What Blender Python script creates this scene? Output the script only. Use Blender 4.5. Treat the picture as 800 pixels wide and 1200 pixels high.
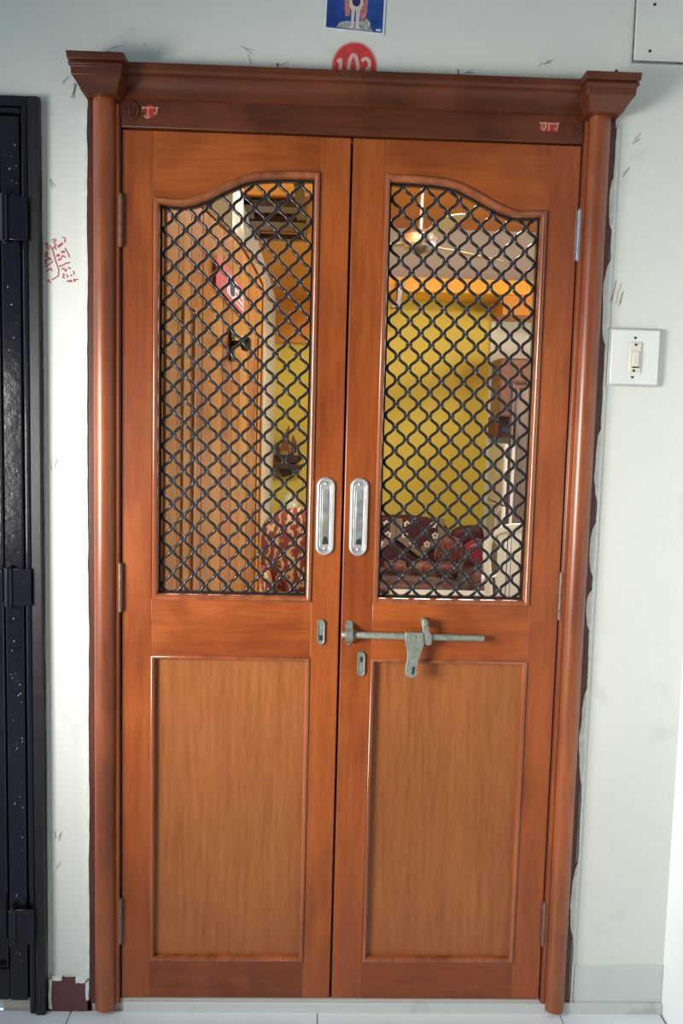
import bpy, bmesh, math, random
from mathutils import Vector, Matrix
for o in list(bpy.data.objects): bpy.data.objects.remove(o)
S = bpy.context.scene
C = S.collection
PI = math.pi

# ---------------------------------------------------------------- camera, world, lights, exposure
cam = bpy.data.cameras.new('camera'); co = bpy.data.objects.new('camera', cam); C.objects.link(co); S.camera = co
co.location = (-.069, -1.980, 1.3966); co.rotation_euler = (1.4750, -.02532, -.02935)
cam.sensor_fit = 'VERTICAL'; cam.sensor_height = 36; cam.lens = 30; cam.clip_start = .02
S.view_settings.view_transform = 'Standard'; S.view_settings.look = 'None'; S.view_settings.gamma = 1
S.view_settings.exposure = 0.0; S.view_settings.use_curve_mapping = False
W = bpy.data.worlds.new('world'); S.world = W; W.use_nodes = True
bg = W.node_tree.nodes['Background']; bg.inputs[0].default_value = (.66, .84, 1.0, 1); bg.inputs[1].default_value = 1.25

def area(name, loc, target, sx, sy, power, col, spread=180):
    l = bpy.data.lights.new(name, 'AREA'); l.shape = 'RECTANGLE'; l.size = sx; l.size_y = sy; l.energy = power; l.color = col; l.spread = math.radians(spread)
    o = bpy.data.objects.new(name, l); C.objects.link(o); o.location = loc
    o.rotation_euler = (Vector(target)-Vector(loc)).to_track_quat('-Z', 'Y').to_euler(); return o
area('corridor_daylight', (-1.6, -1.34, 1.25), (.24, 0, 1.09), .7, .7, 17, (1.0, .965, .89), 83)
area('living_room_fill_right', (2.9, 2.2, 1.7), (.2, 3.2, 1.4), 1.6, 1.4, 40, (1, .97, .90))  # added fill from the right, standing in for daylight in the room
area('living_room_fill_above', (.62, 1.80, 2.74), (.28, 2.1, .6), 1.0, .14, 68, (1, .95, .86))  # invented overhead fill that brightens the room and the inner door

# ---------------------------------------------------------------- helpers
def link(o, parent=None):
    C.objects.link(o)
    if parent: o.parent = parent
    return o
def tag(o, label=None, cat=None, group=None, kind=None):
    if label: o['label'] = label
    if cat: o['category'] = cat
    if group: o['group'] = group
    if kind: o['kind'] = kind
    return o
def empty(name, loc=(0,0,0), rz=0):
    o = bpy.data.objects.new(name, None); o.location = loc; o.rotation_euler = (0,0,rz); o.empty_display_size = .05
    return link(o)
def obj(name, bm, mat, parent=None, bevel=0, angle=35, loc=None, seg=2):
    me = bpy.data.meshes.new(name)
    bmesh.ops.recalc_face_normals(bm, faces=bm.faces)
    bm.to_mesh(me); bm.free()
    for p in me.polygons: p.use_smooth = True
    me.set_sharp_from_angle(angle=math.radians(angle))
    for m in (mat if isinstance(mat, (list, tuple)) else [mat]): me.materials.append(m)
    o = bpy.data.objects.new(name, me)
    if loc: o.location = loc
    if bevel:
        m = o.modifiers.new('bevel', 'BEVEL'); m.width = bevel; m.segments = seg; m.limit_method = 'ANGLE'; m.angle_limit = math.radians(40)
    return link(o, parent)
def B(): return bmesh.new()
def box(bm, x0, x1, y0, y1, z0, z1, mi=0):
    v = [bm.verts.new(p) for p in ((x0,y0,z0),(x1,y0,z0),(x1,y1,z0),(x0,y1,z0),(x0,y0,z1),(x1,y0,z1),(x1,y1,z1),(x0,y1,z1))]
    for f in ((3,2,1,0),(4,5,6,7),(0,1,5,4),(1,2,6,5),(2,3,7,6),(3,0,4,7)):
        bm.faces.new([v[i] for i in f]).material_index = mi
    return bm
def bx(*a): return box(B(), *a)
def prism(bm, pts, y0, y1, mi=0):
    """polygon in x,z extruded from y0 to y1"""
    a = [bm.verts.new((x, y0, z)) for x, z in pts]; b = [bm.verts.new((x, y1, z)) for x, z in pts]
    n = len(pts)
    bm.faces.new(a).material_index = mi; bm.faces.new(b[::-1]).material_index = mi
    for i in range(n): bm.faces.new((a[i], b[i], b[(i+1)%n], a[(i+1)%n])).material_index = mi
    return bm
def sweep(bm, path, prof, closed=True):
    """profile (inset, y) carried round a path in x,z with mitred corners; path runs counter-clockwise"""
    n = len(path); rings = []
    for i in range(n):
        p = Vector(path[i])
        a = Vector(path[i-1]) if (i or closed) else None
        b = Vector(path[(i+1)%n]) if (i < n-1 or closed) else None
        d1 = (p-a).normalized() if a is not None else (b-p).normalized()
        d2 = (b-p).normalized() if b is not None else d1
        n1 = Vector((-d1.y, d1.x)); n2 = Vector((-d2.y, d2.x)); m = (n1+n2); m = m/ max(.3, m.dot(n1))
        rings.append([bm.verts.new((p.x+m.x*o, y, p.y+m.y*o)) for o, y in prof])
    k = len(prof)
    for i in range(n if closed else n-1):
        A, D = rings[i], rings[(i+1)%n]
        for j in range(k): bm.faces.new((A[j], A[(j+1)%k], D[(j+1)%k], D[j]))
    if not closed: bm.faces.new(rings[0]); bm.faces.new(rings[-1][::-1])
    return bm
def tube(bm, pts, r, n=8, cap=True):
    pts = [Vector(p) for p in pts]; rings = []
    up0 = Vector((0,1,0))
    for i, p in enumerate(pts):
        d = (pts[min(i+1, len(pts)-1)]-pts[max(i-1, 0)]).normalized()
        u = up0 if abs(d.dot(up0)) < .95 else Vector((1,0,0))
        a = d.cross(u).normalized(); b = a.cross(d)
        rr = r[i] if isinstance(r, (list, tuple)) else r
        rings.append([bm.verts.new(p + a*math.cos(2*PI*k/n)*rr + b*math.sin(2*PI*k/n)*rr) for k in range(n)])
    for A, D in zip(rings, rings[1:]):
        for k in range(n): bm.faces.new((A[k], A[(k+1)%n], D[(k+1)%n], D[k]))
    if cap: bm.faces.new(rings[0][::-1]); bm.faces.new(rings[-1])
    return bm
def lathe(bm, prof, n=24, c=(0,0,0), axis='z'):
    rings = []
    for r, h in prof:
        ring = []
        for k in range(n):
            a = 2*PI*k/n; x, y = r*math.cos(a), r*math.sin(a)
            ring.append(bm.verts.new((c[0]+x, c[1]+y, c[2]+h) if axis == 'z' else (c[0]+x, c[1]+h, c[2]+y)))
        rings.append(ring)
    for A, D in zip(rings, rings[1:]):
        for k in range(n): bm.faces.new((A[k], A[(k+1)%n], D[(k+1)%n], D[k]))
    bm.faces.new(rings[0][::-1]); bm.faces.new(rings[-1]); return bm
def stroke(bm, pts, w, y0, th=.0006, rnd=True):
    """a flat painted stroke in the x,z plane, y0 = its back"""
    P = [Vector(p) for p in pts]
    for k, (p, q) in enumerate(zip(P, P[1:])):
        d = q-p
        if d.length < 1e-5: continue
        d.normalize(); nn = Vector((-d.y, d.x))*w/2; e = w*.22
        a = p-d*(e if k else 0); b = q+d*(e if k < len(P)-2 else 0); dy = (k % 3)*th*.25
        prism(bm, [(v.x, v.y) for v in (a-nn, b-nn, b+nn, a+nn)], y0-th-dy, y0)
    return bm
def arc(cx, cz, rx, rz, a0, a1, n=14):
    return [(cx+rx*math.cos(math.radians(a0+(a1-a0)*i/n)), cz+rz*math.sin(math.radians(a0+(a1-a0)*i/n))) for i in range(n+1)]
def stadium(cx, cz, w, h, n=10):
    r = w/2; s = h/2-r
    return arc(cx, cz+s, r, r, 0, 180, n)+arc(cx, cz-s, r, r, 180, 360, n)
def jag(rng, pts, n, amp):
    out = []
    for i in range(len(pts)):
        a = Vector(pts[i]); b = Vector(pts[(i+1)%len(pts)])
        for k in range(n):
            p = a.lerp(b, k/n); out.append((p.x+rng.uniform(-amp, amp), p.y+rng.uniform(-amp, amp)))
    return out

# ---------------------------------------------------------------- materials
def newmat(name):
    m = bpy.data.materials.new(name); m.use_nodes = True; nt = m.node_tree
    return m, nt, nt.nodes['Principled BSDF']
def N(nt, t, **k):
    n = nt.nodes.new(t)
    for a, b in k.items(): setattr(n, a, b)
    return n
def ramp(nt, fac, stops):
    r = N(nt, 'ShaderNodeValToRGB'); e = r.color_ramp.elements
    while len(e) < len(stops): e.new(.5)
    for el, (p, c) in zip(e, stops): el.position = p; el.color = (*c, 1)
    nt.links.new(fac, r.inputs[0]); return r.outputs[0]
def coords(nt, scale, rand=True):
    tc = N(nt, 'ShaderNodeTexCoord'); mp = N(nt, 'ShaderNodeMapping'); mp.inputs['Scale'].default_value = scale
    nt.links.new(tc.outputs['Object'], mp.inputs[0]); out = mp.outputs[0]
    if rand:
        oi = N(nt, 'ShaderNodeObjectInfo'); mu = N(nt, 'ShaderNodeMath', operation='MULTIPLY'); mu.inputs[1].default_value = 37
        nt.links.new(oi.outputs['Random'], mu.inputs[0]); ad = N(nt, 'ShaderNodeVectorMath', operation='ADD')
        nt.links.new(out, ad.inputs[0]); nt.links.new(mu.outputs[0], ad.inputs[1]); out = ad.outputs[0]
    return out
def noise(nt, vec, scale, detail=4, rough=.55, dist=0):
    n = N(nt, 'ShaderNodeTexNoise'); n.inputs['Scale'].default_value = scale; n.inputs['Detail'].default_value = detail
    n.inputs['Roughness'].default_value = rough; n.inputs['Distortion'].default_value = dist
    nt.links.new(vec, n.inputs['Vector']); return n.outputs['Fac']
def mix(nt, fac, a, b, mode='MIX'):
    m = N(nt, 'ShaderNodeMix', data_type='RGBA', blend_type=mode)
    for s, v in ((m.inputs[0], fac), (m.inputs[6], a), (m.inputs[7], b)):
        if isinstance(v, (int, float)): s.default_value = v
        elif isinstance(v, tuple): s.default_value = (*v, 1)
        else: nt.links.new(v, s)
    return m.outputs[2]
def bump(nt, bs, h, strength, dist):
    b = N(nt, 'ShaderNodeBump'); b.inputs['Strength'].default_value = strength; b.inputs['Distance'].default_value = dist
    nt.links.new(h, b.inputs['Height']); nt.links.new(b.outputs[0], bs.inputs['Normal'])
def plain(name, col, rough=.5, metal=0, var=.12, sc=30, bmp=0, coat=0):
    m, nt, bs = newmat(name)
    n = noise(nt, coords(nt, (1,1,1)), sc)
    c = ramp(nt, n, [(.3, tuple(x*(1-var) for x in col)), (.7, tuple(min(1, x*(1+var)) for x in col))])
    nt.links.new(c, bs.inputs['Base Color']); bs.inputs['Roughness'].default_value = rough; bs.inputs['Metallic'].default_value = metal
    bs.inputs['Coat Weight'].default_value = coat
    if bmp: bump(nt, bs, n, bmp, .001)
    return m
def wood(name, axis, dark, mid, light, rough=.33, coat=.35, fine=1.0, blotch=.5, coarse=1.0):
    """varnished timber with its grain along the given axis"""
    m, nt, bs = newmat(name)
    sc = {'z': (1,1,.06), 'x': (.06,1,1), 'y': (1,.06,1)}[axis]
    v = coords(nt, sc)
    g = noise(nt, v, 38*coarse, 6, .6, .35); f = noise(nt, v, 260*fine, 3, .6); bl = noise(nt, coords(nt, (1,1,1) if axis != 'z' else (1,1,.45)), 5.5, 3, .5, .6)
    c = ramp(nt, g, [(.28, dark), (.5, mid), (.74, light)])
    c2 = ramp(nt, bl, [(.34, tuple(x*.66 for x in mid)), (.62, tuple(min(1, x*1.12) for x in light))])
    c = mix(nt, blotch, c, c2)
    ft = ramp(nt, f, [(.36, (.80,.76,.72)), (.56, (1.04,1.04,1.04))])
    c = mix(nt, .7, c, ft, 'MULTIPLY')
    nt.links.new(c, bs.inputs['Base Color'])
    rr = N(nt, 'ShaderNodeMapRange'); rr.inputs[3].default_value = rough-.07; rr.inputs[4].default_value = rough+.12
    nt.links.new(bl, rr.inputs[0]); nt.links.new(rr.outputs[0], bs.inputs['Roughness'])
    bs.inputs['Coat Weight'].default_value = coat; bs.inputs['Coat Roughness'].default_value = .22
    bs.inputs['Specular IOR Level'].default_value = .45
    bump(nt, bs, f, .10, .0006)
    return m
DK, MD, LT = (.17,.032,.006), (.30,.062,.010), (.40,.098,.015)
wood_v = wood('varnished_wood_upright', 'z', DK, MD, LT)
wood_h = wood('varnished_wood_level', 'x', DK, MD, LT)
wood_low = wood('shade_toned_wood_bottom_rail', 'x', (.11,.022,.006), (.20,.042,.011), (.27,.064,.016), rough=.42, coat=.15)  # wood colour darkened to carry the light's falloff towards the floor
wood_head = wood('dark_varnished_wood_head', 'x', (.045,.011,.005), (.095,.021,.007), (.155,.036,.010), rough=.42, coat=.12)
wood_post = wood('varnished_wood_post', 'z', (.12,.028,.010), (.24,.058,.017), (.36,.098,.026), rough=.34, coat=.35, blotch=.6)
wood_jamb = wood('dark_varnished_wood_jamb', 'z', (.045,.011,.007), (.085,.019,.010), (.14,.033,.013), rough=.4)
wood_panel = wood('panel_veneer', 'z', (.27,.077,.020), (.34,.105,.026), (.39,.130,.033), rough=.36, fine=1.3, blotch=.2, coarse=2.2, coat=.2)
wood_bead = wood('moulding_wood', 'z', (.15,.036,.012), (.30,.080,.024), (.42,.13,.045), rough=.22, coat=.8, blotch=.3)
wood_inner = wood('pale_varnished_wood', 'z', (.38,.14,.022), (.50,.205,.032), (.58,.26,.045), rough=.25, coat=.5, blotch=.45, coarse=.6)
wood_inner_pale = plain('pale_wood_batten', (.62,.36,.12), .22, 0, .12, 20, coat=.5)
wood_dark = wood('dark_brown_wood', 'x', (.02,.010,.007), (.045,.02,.012), (.07,.03,.016), rough=.4)

def wallmat(name, base, dirt):
    m, nt, bs = newmat(name)
    v = coords(nt, (1,1,1), False)
    big = noise(nt, v, 1.7, 4, .6); mid = noise(nt, v, 7, 6, .65, .4); fine = noise(nt, v, 90, 4, .6); sp = noise(nt, v, 34, 5, .7, 1.5)
    c = ramp(nt, big, [(.3, tuple(x*.94 for x in base)), (.7, base)])
    d = ramp(nt, mid, [(.60, (0,0,0)), (.80, (1,1,1))]); c = mix(nt, d, c, dirt)
    s = ramp(nt, sp, [(.735, (0,0,0)), (.76, (.55,.55,.55))]); c = mix(nt, s, c, tuple(x*.55 for x in dirt))
    nt.links.new(c, bs.inputs['Base Color']); bs.inputs['Roughness'].default_value = .62
    bump(nt, bs, fine, .22, .002); return m
wall_m = wallmat('painted_plaster', (.73,.745,.69), (.56,.57,.50))
wall_r = plain('white_side_wall_paint', (.86,.90,.90), .5, 0, .02, 8, .1)
plaster = plain('bare_white_plaster', (.74,.75,.71), .8, 0, .12, 60, .5)
brownpaint = wallmat('maroon_skirting_paint', (.115,.042,.042), (.16,.08,.075))
marble = wallmat('white_marble_sill', (.60,.62,.60), (.36,.36,.33))
tile_m = plain('white_floor_tile', (.74,.78,.82), .18, 0, .04, 6)
grout = plain('grey_grout', (.35,.36,.36), .8)
black = plain('black_enamel', (.006,.007,.013), .13, 0, .35, 60, .35, coat=0)
black_matt = plain('dull_black_enamel', (.012,.009,.010), .38, 0, .4, 40, .3)
iron = plain('black_painted_wire', (.012,.012,.015), .30, .1, .3, 60, coat=.3)
clipm = plain('worn_steel_clip', (.075,.075,.085), .3, .7, .3, 80)
chrome = plain('satin_chrome', (.72,.72,.70), .36, .75, .06, 40)
chrome_dk = plain('dull_recess_chrome', (.42,.43,.42), .40, .7, .35, 45)
slotm = plain('dark_recess', (.018,.016,.016), .6)
boltm = plain('grey_green_painted_steel', (.27,.30,.25), .42, .35, .22, 90, .3)
steelm = plain('hinge_steel', (.42,.41,.44), .36, .8, .15, 70)
hinge_paint = plain('varnished_over_hinge', (.23,.12,.08), .4, .3, .3, 80, .3)
plastic = plain('white_switch_plastic', (.78,.79,.77), .35, 0, .03, 10)
plastic_cream = plain('cream_switch_plastic', (.74,.70,.58), .3, 0, .03, 10)
plastic_grey = plain('grey_box_plastic', (.48,.49,.47), .5, 0, .12, 30)
red_ink = plain('red_ink', (.50,.10,.12), .7, 0, .3, 200)
red_paint = plain('red_sign_paint', (.62,.045,.045), .6, 0, .18, 70)
red_faint = plain('faded_red_paint', (.62,.33,.31), .7, 0, .15, 90)
cream_paint = plain('cream_sign_paint', (.66,.48,.40), .6, 0, .1, 60)
sticker_red = plain('sticker_red', (.42,.03,.02), .4, 0, .2, 100)
sticker_gold = plain('sticker_cream', (.60,.26,.19), .35, 0, .2, 300)
yellow = wallmat('yellow_wall_paint', (.66,.50,.055), (.58,.41,.045))
orange = plain('orange_paint', (.62,.235,.022), .5, 0, .1, 3)
orange_br = plain('bright_orange_paint', (.86,.42,.025), .5, 0, .06, 3)
cream_wall = plain('cream_interior_paint', (.66,.64,.50), .6, 0, .05, 3)
grey_wall = plain('off_white_interior_paint', (.55,.55,.47), .6, 0, .05, 3)

# ---------------------------------------------------------------- setting: corridor
FZ = -.030
wf = empty('wall_front'); tag(wf, 'pale green-white painted plaster wall around the carved wooden doors', 'wall', kind='structure')
bm = B()
box(bm, .588, .823, 0, .12, FZ-.02, 2.80)
box(bm, -.693, -.586, 0, .12, FZ-.02, 2.11)
box(bm, -2.6, .588, 0, .12, 2.11, 2.80)
box(bm, -2.6, -1.62, 0, .12, FZ-.02, 2.11); box(bm, -1.62, -.69, .03, .12, FZ-.02, 2.11)
obj('plaster', bm, wall_m, wf)
rng = random.Random(4)
def plaster_edge(x_in, x_out, z0, z1, amp, seed, y=-.0052, lens=0):
    """the ragged edge of the plaster where it laps on to the door frame"""
    r = random.Random(seed); n = int((z1-z0)/.018); pts = []; v = 0
    for i in range(n+1):
        v = .75*v + r.uniform(-1, 1)*amp*.6
        e = (1-abs(math.sin(PI*i/n))**.5)*lens; pts.append((x_in+e+v*(1 if not lens else math.sin(PI*i/n))+r.uniform(-.15,.15)*amp, z0+(z1-z0)*i/n))
    bm = B()
    for (xa, za), (xb, zb) in zip(pts, pts[1:]):
        q = [(xa, za), (xb, zb), (x_out, zb), (x_out, za)]
        if x_out < x_in: q = q[::-1]
        prism(bm, q, y, .001)
    return obj('plaster_edge', bm, plaster, wf, angle=20)
plaster_edge(-.5905, -.597, .05, 2.09, .0014, 1)
plaster_edge(.592, .5975, -.02, 2.09, .0022, 2)
for z0, z1, s in ((1.24,1.42,5),(1.06,1.20,6),(.93,1.04,7),(1.60,1.80,8),(.16,.36,9),(1.86,1.99,10),(.55,.80,11)):
    plaster_edge(.581, .5935, z0, z1, .003, s, -.0062, .0122)
plaster_edge(-.6915, -.6865, .05, 2.09, .0012, 3, -.002)
# scuffs, chips and small holes in the paint
scuff = plain('scuff_grime', (.30,.31,.28), .8, 0, .3, 100)
bm = B()
def scf(x, z, pts, w): stroke(bm, [(x+a, z+b) for a, b in pts], w, -.0002, .0004)
for (x, z, l, a, k) in [(-.545,2.215,.03,0,3),(-.53,2.205,.014,10,2),(-.462,2.222,.008,70,1),(-.170,2.192,.022,8,3),(-.25,2.235,.028,-35,2),(-.235,2.215,.02,-50,1),(-.625,2.115,.03,80,3),(-.64,2.14,.02,60,2),
        (.424,2.225,.016,15,3),(.245,2.20,.02,18,2),(.405,2.218,.01,60,1),(.635,2.06,.02,30,2),(.610,1.985,.022,50,2),(.618,1.70,.03,62,2),(.608,1.705,.045,68,2),(.60,1.69,.03,60,1),
        (-.674,1.94,.02,-70,2),(-.672,1.29,.022,88,2),(-.666,.40,.02,80,3),(-.668,.33,.018,60,2)]:
    for j in range(k):
        th = math.radians(a+rng.uniform(-18,18)); ox, oz = rng.uniform(-.006,.006), rng.uniform(-.005,.005)
        scf(x+ox, z+oz, [(0,0),(l*.5*math.cos(th)*rng.uniform(.6,1), l*.5*math.sin(th)), (l*math.cos(th), l*math.sin(th)+rng.uniform(-.003,.003))], rng.uniform(.0009,.0022))
s_ = obj('scuff_marks', bm, scuff, wf); s_['kind'] = 'stuff'

flo = empty('floor', (0,0,FZ)); tag(flo, 'glossy white floor tiles in front of the doors', 'floor', kind='structure')
obj('grout_bed', bx(-2.6, .82, -3.2, 0, -.05, -.004), grout, flo)
tm = None
for i in range(-4, 2):
    for j in range(5):
        x0 = -.033 + .6*i; x1 = min(x0+.5975, .817); y1 = -.006-.6*j; y0 = y1-.5975
        if x0 > .8: continue
        obj('tile', bx(x0, x1, y0, y1, -.01, 0), tile_m, flo, bevel=.001)
wq = obj('wall_opposite', bx(-2.6, .95, -3.32, -3.2, FZ-.02, 2.80), plain('dull_landing_paint', (.24,.24,.23), .7, 0, .05, 4)); tag(wq, 'landing wall facing the wooden doors', 'wall', kind='structure')
wr = obj('wall_right', bx(.823, .95, -3.2, .0, FZ-.02, 2.80), wall_r); tag(wr, 'bright white side wall at the right end', 'wall', kind='structure')
cl = obj('ceiling', bx(-2.6, .95, -3.32, .12, 2.80, 2.92), plain('dull_ceiling_paint', (.50,.51,.48), .7, 0, .05, 4)); tag(cl, 'white slab over the landing outside the doors', 'ceiling', kind='structure')
sill = obj('trim_3', bx(-.508, .8225, -.012, .10, FZ-.01, -.004), marble, bevel=.002); tag(sill, 'narrow dirty white marble threshold strip under the doors', 'threshold', kind='structure')
# chipped maroon skirting between the two doors
r_ = random.Random(8)
bl = obj('baseboard_left', prism(B(), jag(r_, [(-.681,FZ),(-.594,FZ),(-.594,.052),(-.674,.052)], 9, .0022), -.009, 0), brownpaint); tag(bl, 'short chipped maroon skirting between the black door and the wooden frame', 'skirting', kind='structure')
bm = B()
for x, z, w, h in ((-.684,.015,.007,.075),(-.668,.055,.022,.008),(-.609,.049,.028,.009),(-.595,.025,.006,.05)):
    prism(bm, jag(r_, [(x-w/2,z-h/2),(x+w/2,z-h/2),(x+w/2,z+h/2),(x-w/2,z+h/2)], 4, .0016), -.0105, 0)
obj('exposed_plaster', bm, plaster, bl)
br = obj('baseboard_right', bx(.600, .8225, -.003, 0, -.004, .092), plain('pale_grey_skirting', (.60,.635,.63), .4, 0, .05, 10), bevel=.0015); tag(br, 'pale grey skirting on the wall right of the wooden door frame', 'skirting', kind='structure')

# ---------------------------------------------------------------- carved wooden door frame
fr = empty('trim_1', (0,0,0)); tag(fr, 'reddish-brown wooden door surround with half-round posts and stepped capitals', 'door frame', kind='structure')
for s in (-1, 1):
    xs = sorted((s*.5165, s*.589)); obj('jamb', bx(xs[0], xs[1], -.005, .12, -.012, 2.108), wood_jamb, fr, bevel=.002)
    # step beside the leaf
    xs = sorted((s*.5185, s*.528)); obj('jamb_step', bx(xs[0], xs[1], -.0105, -.004, -.008, 2.10), wood_v, fr, bevel=.002)
    bm = B(); cx = s*.5515; prof = [(cx+.0245*math.cos(a), -.004-.0265*math.sin(a)**.85) for a in [PI*k/16 for k in range(17)]]
    lo = [bm.verts.new((x, y, -.018)) for x, y in prof]; hi = [bm.verts.new((x, y, 2.112)) for x, y in prof]
    for k in range(16): bm.faces.new((lo[k], lo[k+1], hi[k+1], hi[k]))
    bm.faces.new(lo); bm.faces.new(hi[::-1]); bm.faces.new((lo[0], lo[-1], hi[-1], hi[0]))
    obj('half_round_post', bm, wood_post, fr, angle=60)
    # stepped capital
    tiers = [(2.175,.0605,.090),(2.160,.0590,.088),(2.1585,.0520,.081),(2.1565,.0520,.081),(2.155,.0570,.086),(2.150,.0575,.0865),(2.1475,.0535,.082),(2.131,.0525,.080),(2.1285,.0490,.077),(2.118,.0430,.064),(2.106,.0375,.048)]
    bm = B(); rings = []
    for z, hw, d in tiers: rings.append([bm.verts.new(p) for p in ((cx-hw, 0, z),(cx-hw, -d, z),(cx+hw, -d, z),(cx+hw, 0, z))])
    for A, D in zip(rings, rings[1:]):
        for k in range(4): bm.faces.new((A[k], A[(k+1)%4], D[(k+1)%4], D[k]))
    bm.faces.new(rings[0]); bm.faces.new(rings[-1][::-1])
    obj('capital', bm, wood_head, fr, bevel=.0012, angle=25)
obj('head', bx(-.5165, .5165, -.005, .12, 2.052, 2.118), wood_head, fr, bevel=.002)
cv = [(0,2.176),(-.041,2.176),(-.042,2.161),(-.038,2.157)]+[(-.036+.024*math.sin(t), 2.121+.034*math.cos(t)) for t in [PI/2*k/8 for k in range(9)]]+[(-.012,2.118),(-.012,2.112),(-.004,2.110),(0,2.11)]
bm = B(); a = [bm.verts.new((-.528, y, z)) for y, z in cv]; b = [bm.verts.new((.528, y, z)) for y, z in cv]
for k in range(len(cv)): bm.faces.new((a[k], a[(k+1)%len(cv)], b[(k+1)%len(cv)], b[k]))
bm.faces.new(a[::-1]); bm.faces.new(b)
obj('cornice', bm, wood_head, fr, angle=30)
# round carved medallions and small sticker words at both ends of the head
for cx, cz, side in ((-.496,2.086,0),(.488,2.083,1)):
    bm = B(); o1 = [(cx+.0215*math.cos(2*PI*k/28), cz+.0215*math.sin(2*PI*k/28)) for k in range(28)]
    prism(bm, o1, -.0065, -.004)
    sweep(bm, o1, [(0,-.005),(.0005,-.0085),(.003,-.0085),(.0035,-.005)])
    md = obj('medallion', bm, wood_head, fr)
    bm = B()
    if side:
        stroke(bm, [(cx-.011,cz+.008),(cx-.003,cz+.0095),(cx+.011,cz+.008)], .0035, -.0064, .0018)
        stroke(bm, arc(cx-.002, cz+.002, .006, .005, 150, -70, 10), .003, -.0064, .0018)
        stroke(bm, [(cx+.004,cz+.008),(cx+.004,cz-.013)], .003, -.0064, .0018)
        stroke(bm, arc(cx+.009, cz-.002, .004, .006, 100, -80, 8), .0025, -.0064, .0018)
    else:
        stroke(bm, [(cx-.010,cz+.011),(cx-.010,cz-.009)], .0035, -.0064, .0018)
        stroke(bm, [(cx-.002,cz+.012),(cx+.001,cz-.013)], .003, -.0064, .0018)
        stroke(bm, [(cx+.010,cz+.010),(cx+.008,cz-.010)], .0035, -.0064, .0018)
        stroke(bm, arc(cx-.004, cz+.003, .007, .006, 160, 10, 8), .0028, -.0064, .0018)
        stroke(bm, arc(cx+.004, cz-.003, .006, .006, 190, 350, 8), .0028, -.0064, .0018)
    obj('carved_sign', bm, wood_jamb, md)
def word(name, txt, x, z, size, mat, y, parent, off=0, ext=.0004):
    cu = bpy.data.curves.new(name, 'FONT'); cu.body = txt; cu.size = size; cu.align_x = 'CENTER'; cu.align_y = 'CENTER'; cu.extrude = ext; cu.offset = off
    cu.materials.append(mat); t_ = bpy.data.objects.new('tmp', cu); me = bpy.data.meshes.new_from_object(t_); bpy.data.objects.remove(t_); o = bpy.data.objects.new(name, me); o.location = (x, y, z); o.rotation_euler = (PI/2, 0, 0); return link(o, parent)
for cx, cz, txt, lab in ((-.4525,2.087,'\u0936\u0941\u092d','small red and cream sticker word beside the left medallion over the doors'),(.4375,2.085,'\u0932\u093e\u092d','small red and cream sticker word beside the right medallion over the doors')):
    st = empty('word_sticker', (cx, -.005, cz)); tag(st, lab, 'sticker')
    bm = prism(B(), jag(random.Random(3), stadium(0, 0, .026, .030)[::3] if txt[0] == '\u0936' else [(-.021,-.009),(.021,-.009),(.021,.010),(-.021,.010)], 2, .0012), -.0008, .0002)
    obj('backing', bm, sticker_red, st)
    word('lettering', txt, 0, 0, .027 if txt[0] == '\u0936' else .027, sticker_gold, -.0012, st, .0005)

# ---------------------------------------------------------------- the two leaves
curve_u = [(0,1.958),(.07,1.957),(.14,1.950),(.19,1.930),(.235,1.907),(.285,1.890),(.346,1.891)]
def arch_z(u):
    P = curve_u
    if u <= 0: return P[0][1]
    if u >= P[-1][0]: return P[-1][1]
    for i in range(len(P)-1):
        if P[i][0] <= u <= P[i+1][0]:
            p0 = P[max(i-1,0)]; p1 = P[i]; p2 = P[i+1]; p3 = P[min(i+2,len(P)-1)]; h = p2[0]-p1[0]; t = (u-p1[0])/h
            m1 = (p2[1]-p0[1])/(p2[0]-p0[0])*h; m2 = (p3[1]-p1[1])/(p3[0]-p1[0])*h
            return (2*t**3-3*t*t+1)*p1[1]+(t**3-2*t*t+t)*m1+(-2*t**3+3*t*t)*p2[1]+(t**3-t*t)*m2
def opening(s, grow=0, n=26):
    """counter-clockwise outline of the glazed opening seen from outside; s = -1 left leaf, 1 right leaf"""
    i, o = .0855-grow, .4315+grow
    top = [(i+(o-i)*k/n, arch_z((i+(o-i)*k/n)-.0855)+grow) for k in range(n+1)]
    pts = [(i, 1.0045-grow)]+[(o, 1.0045-grow)]+top[::-1]
    if s < 0: pts = [(-x, z) for x, z in pts][::-1]
    return pts
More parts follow.
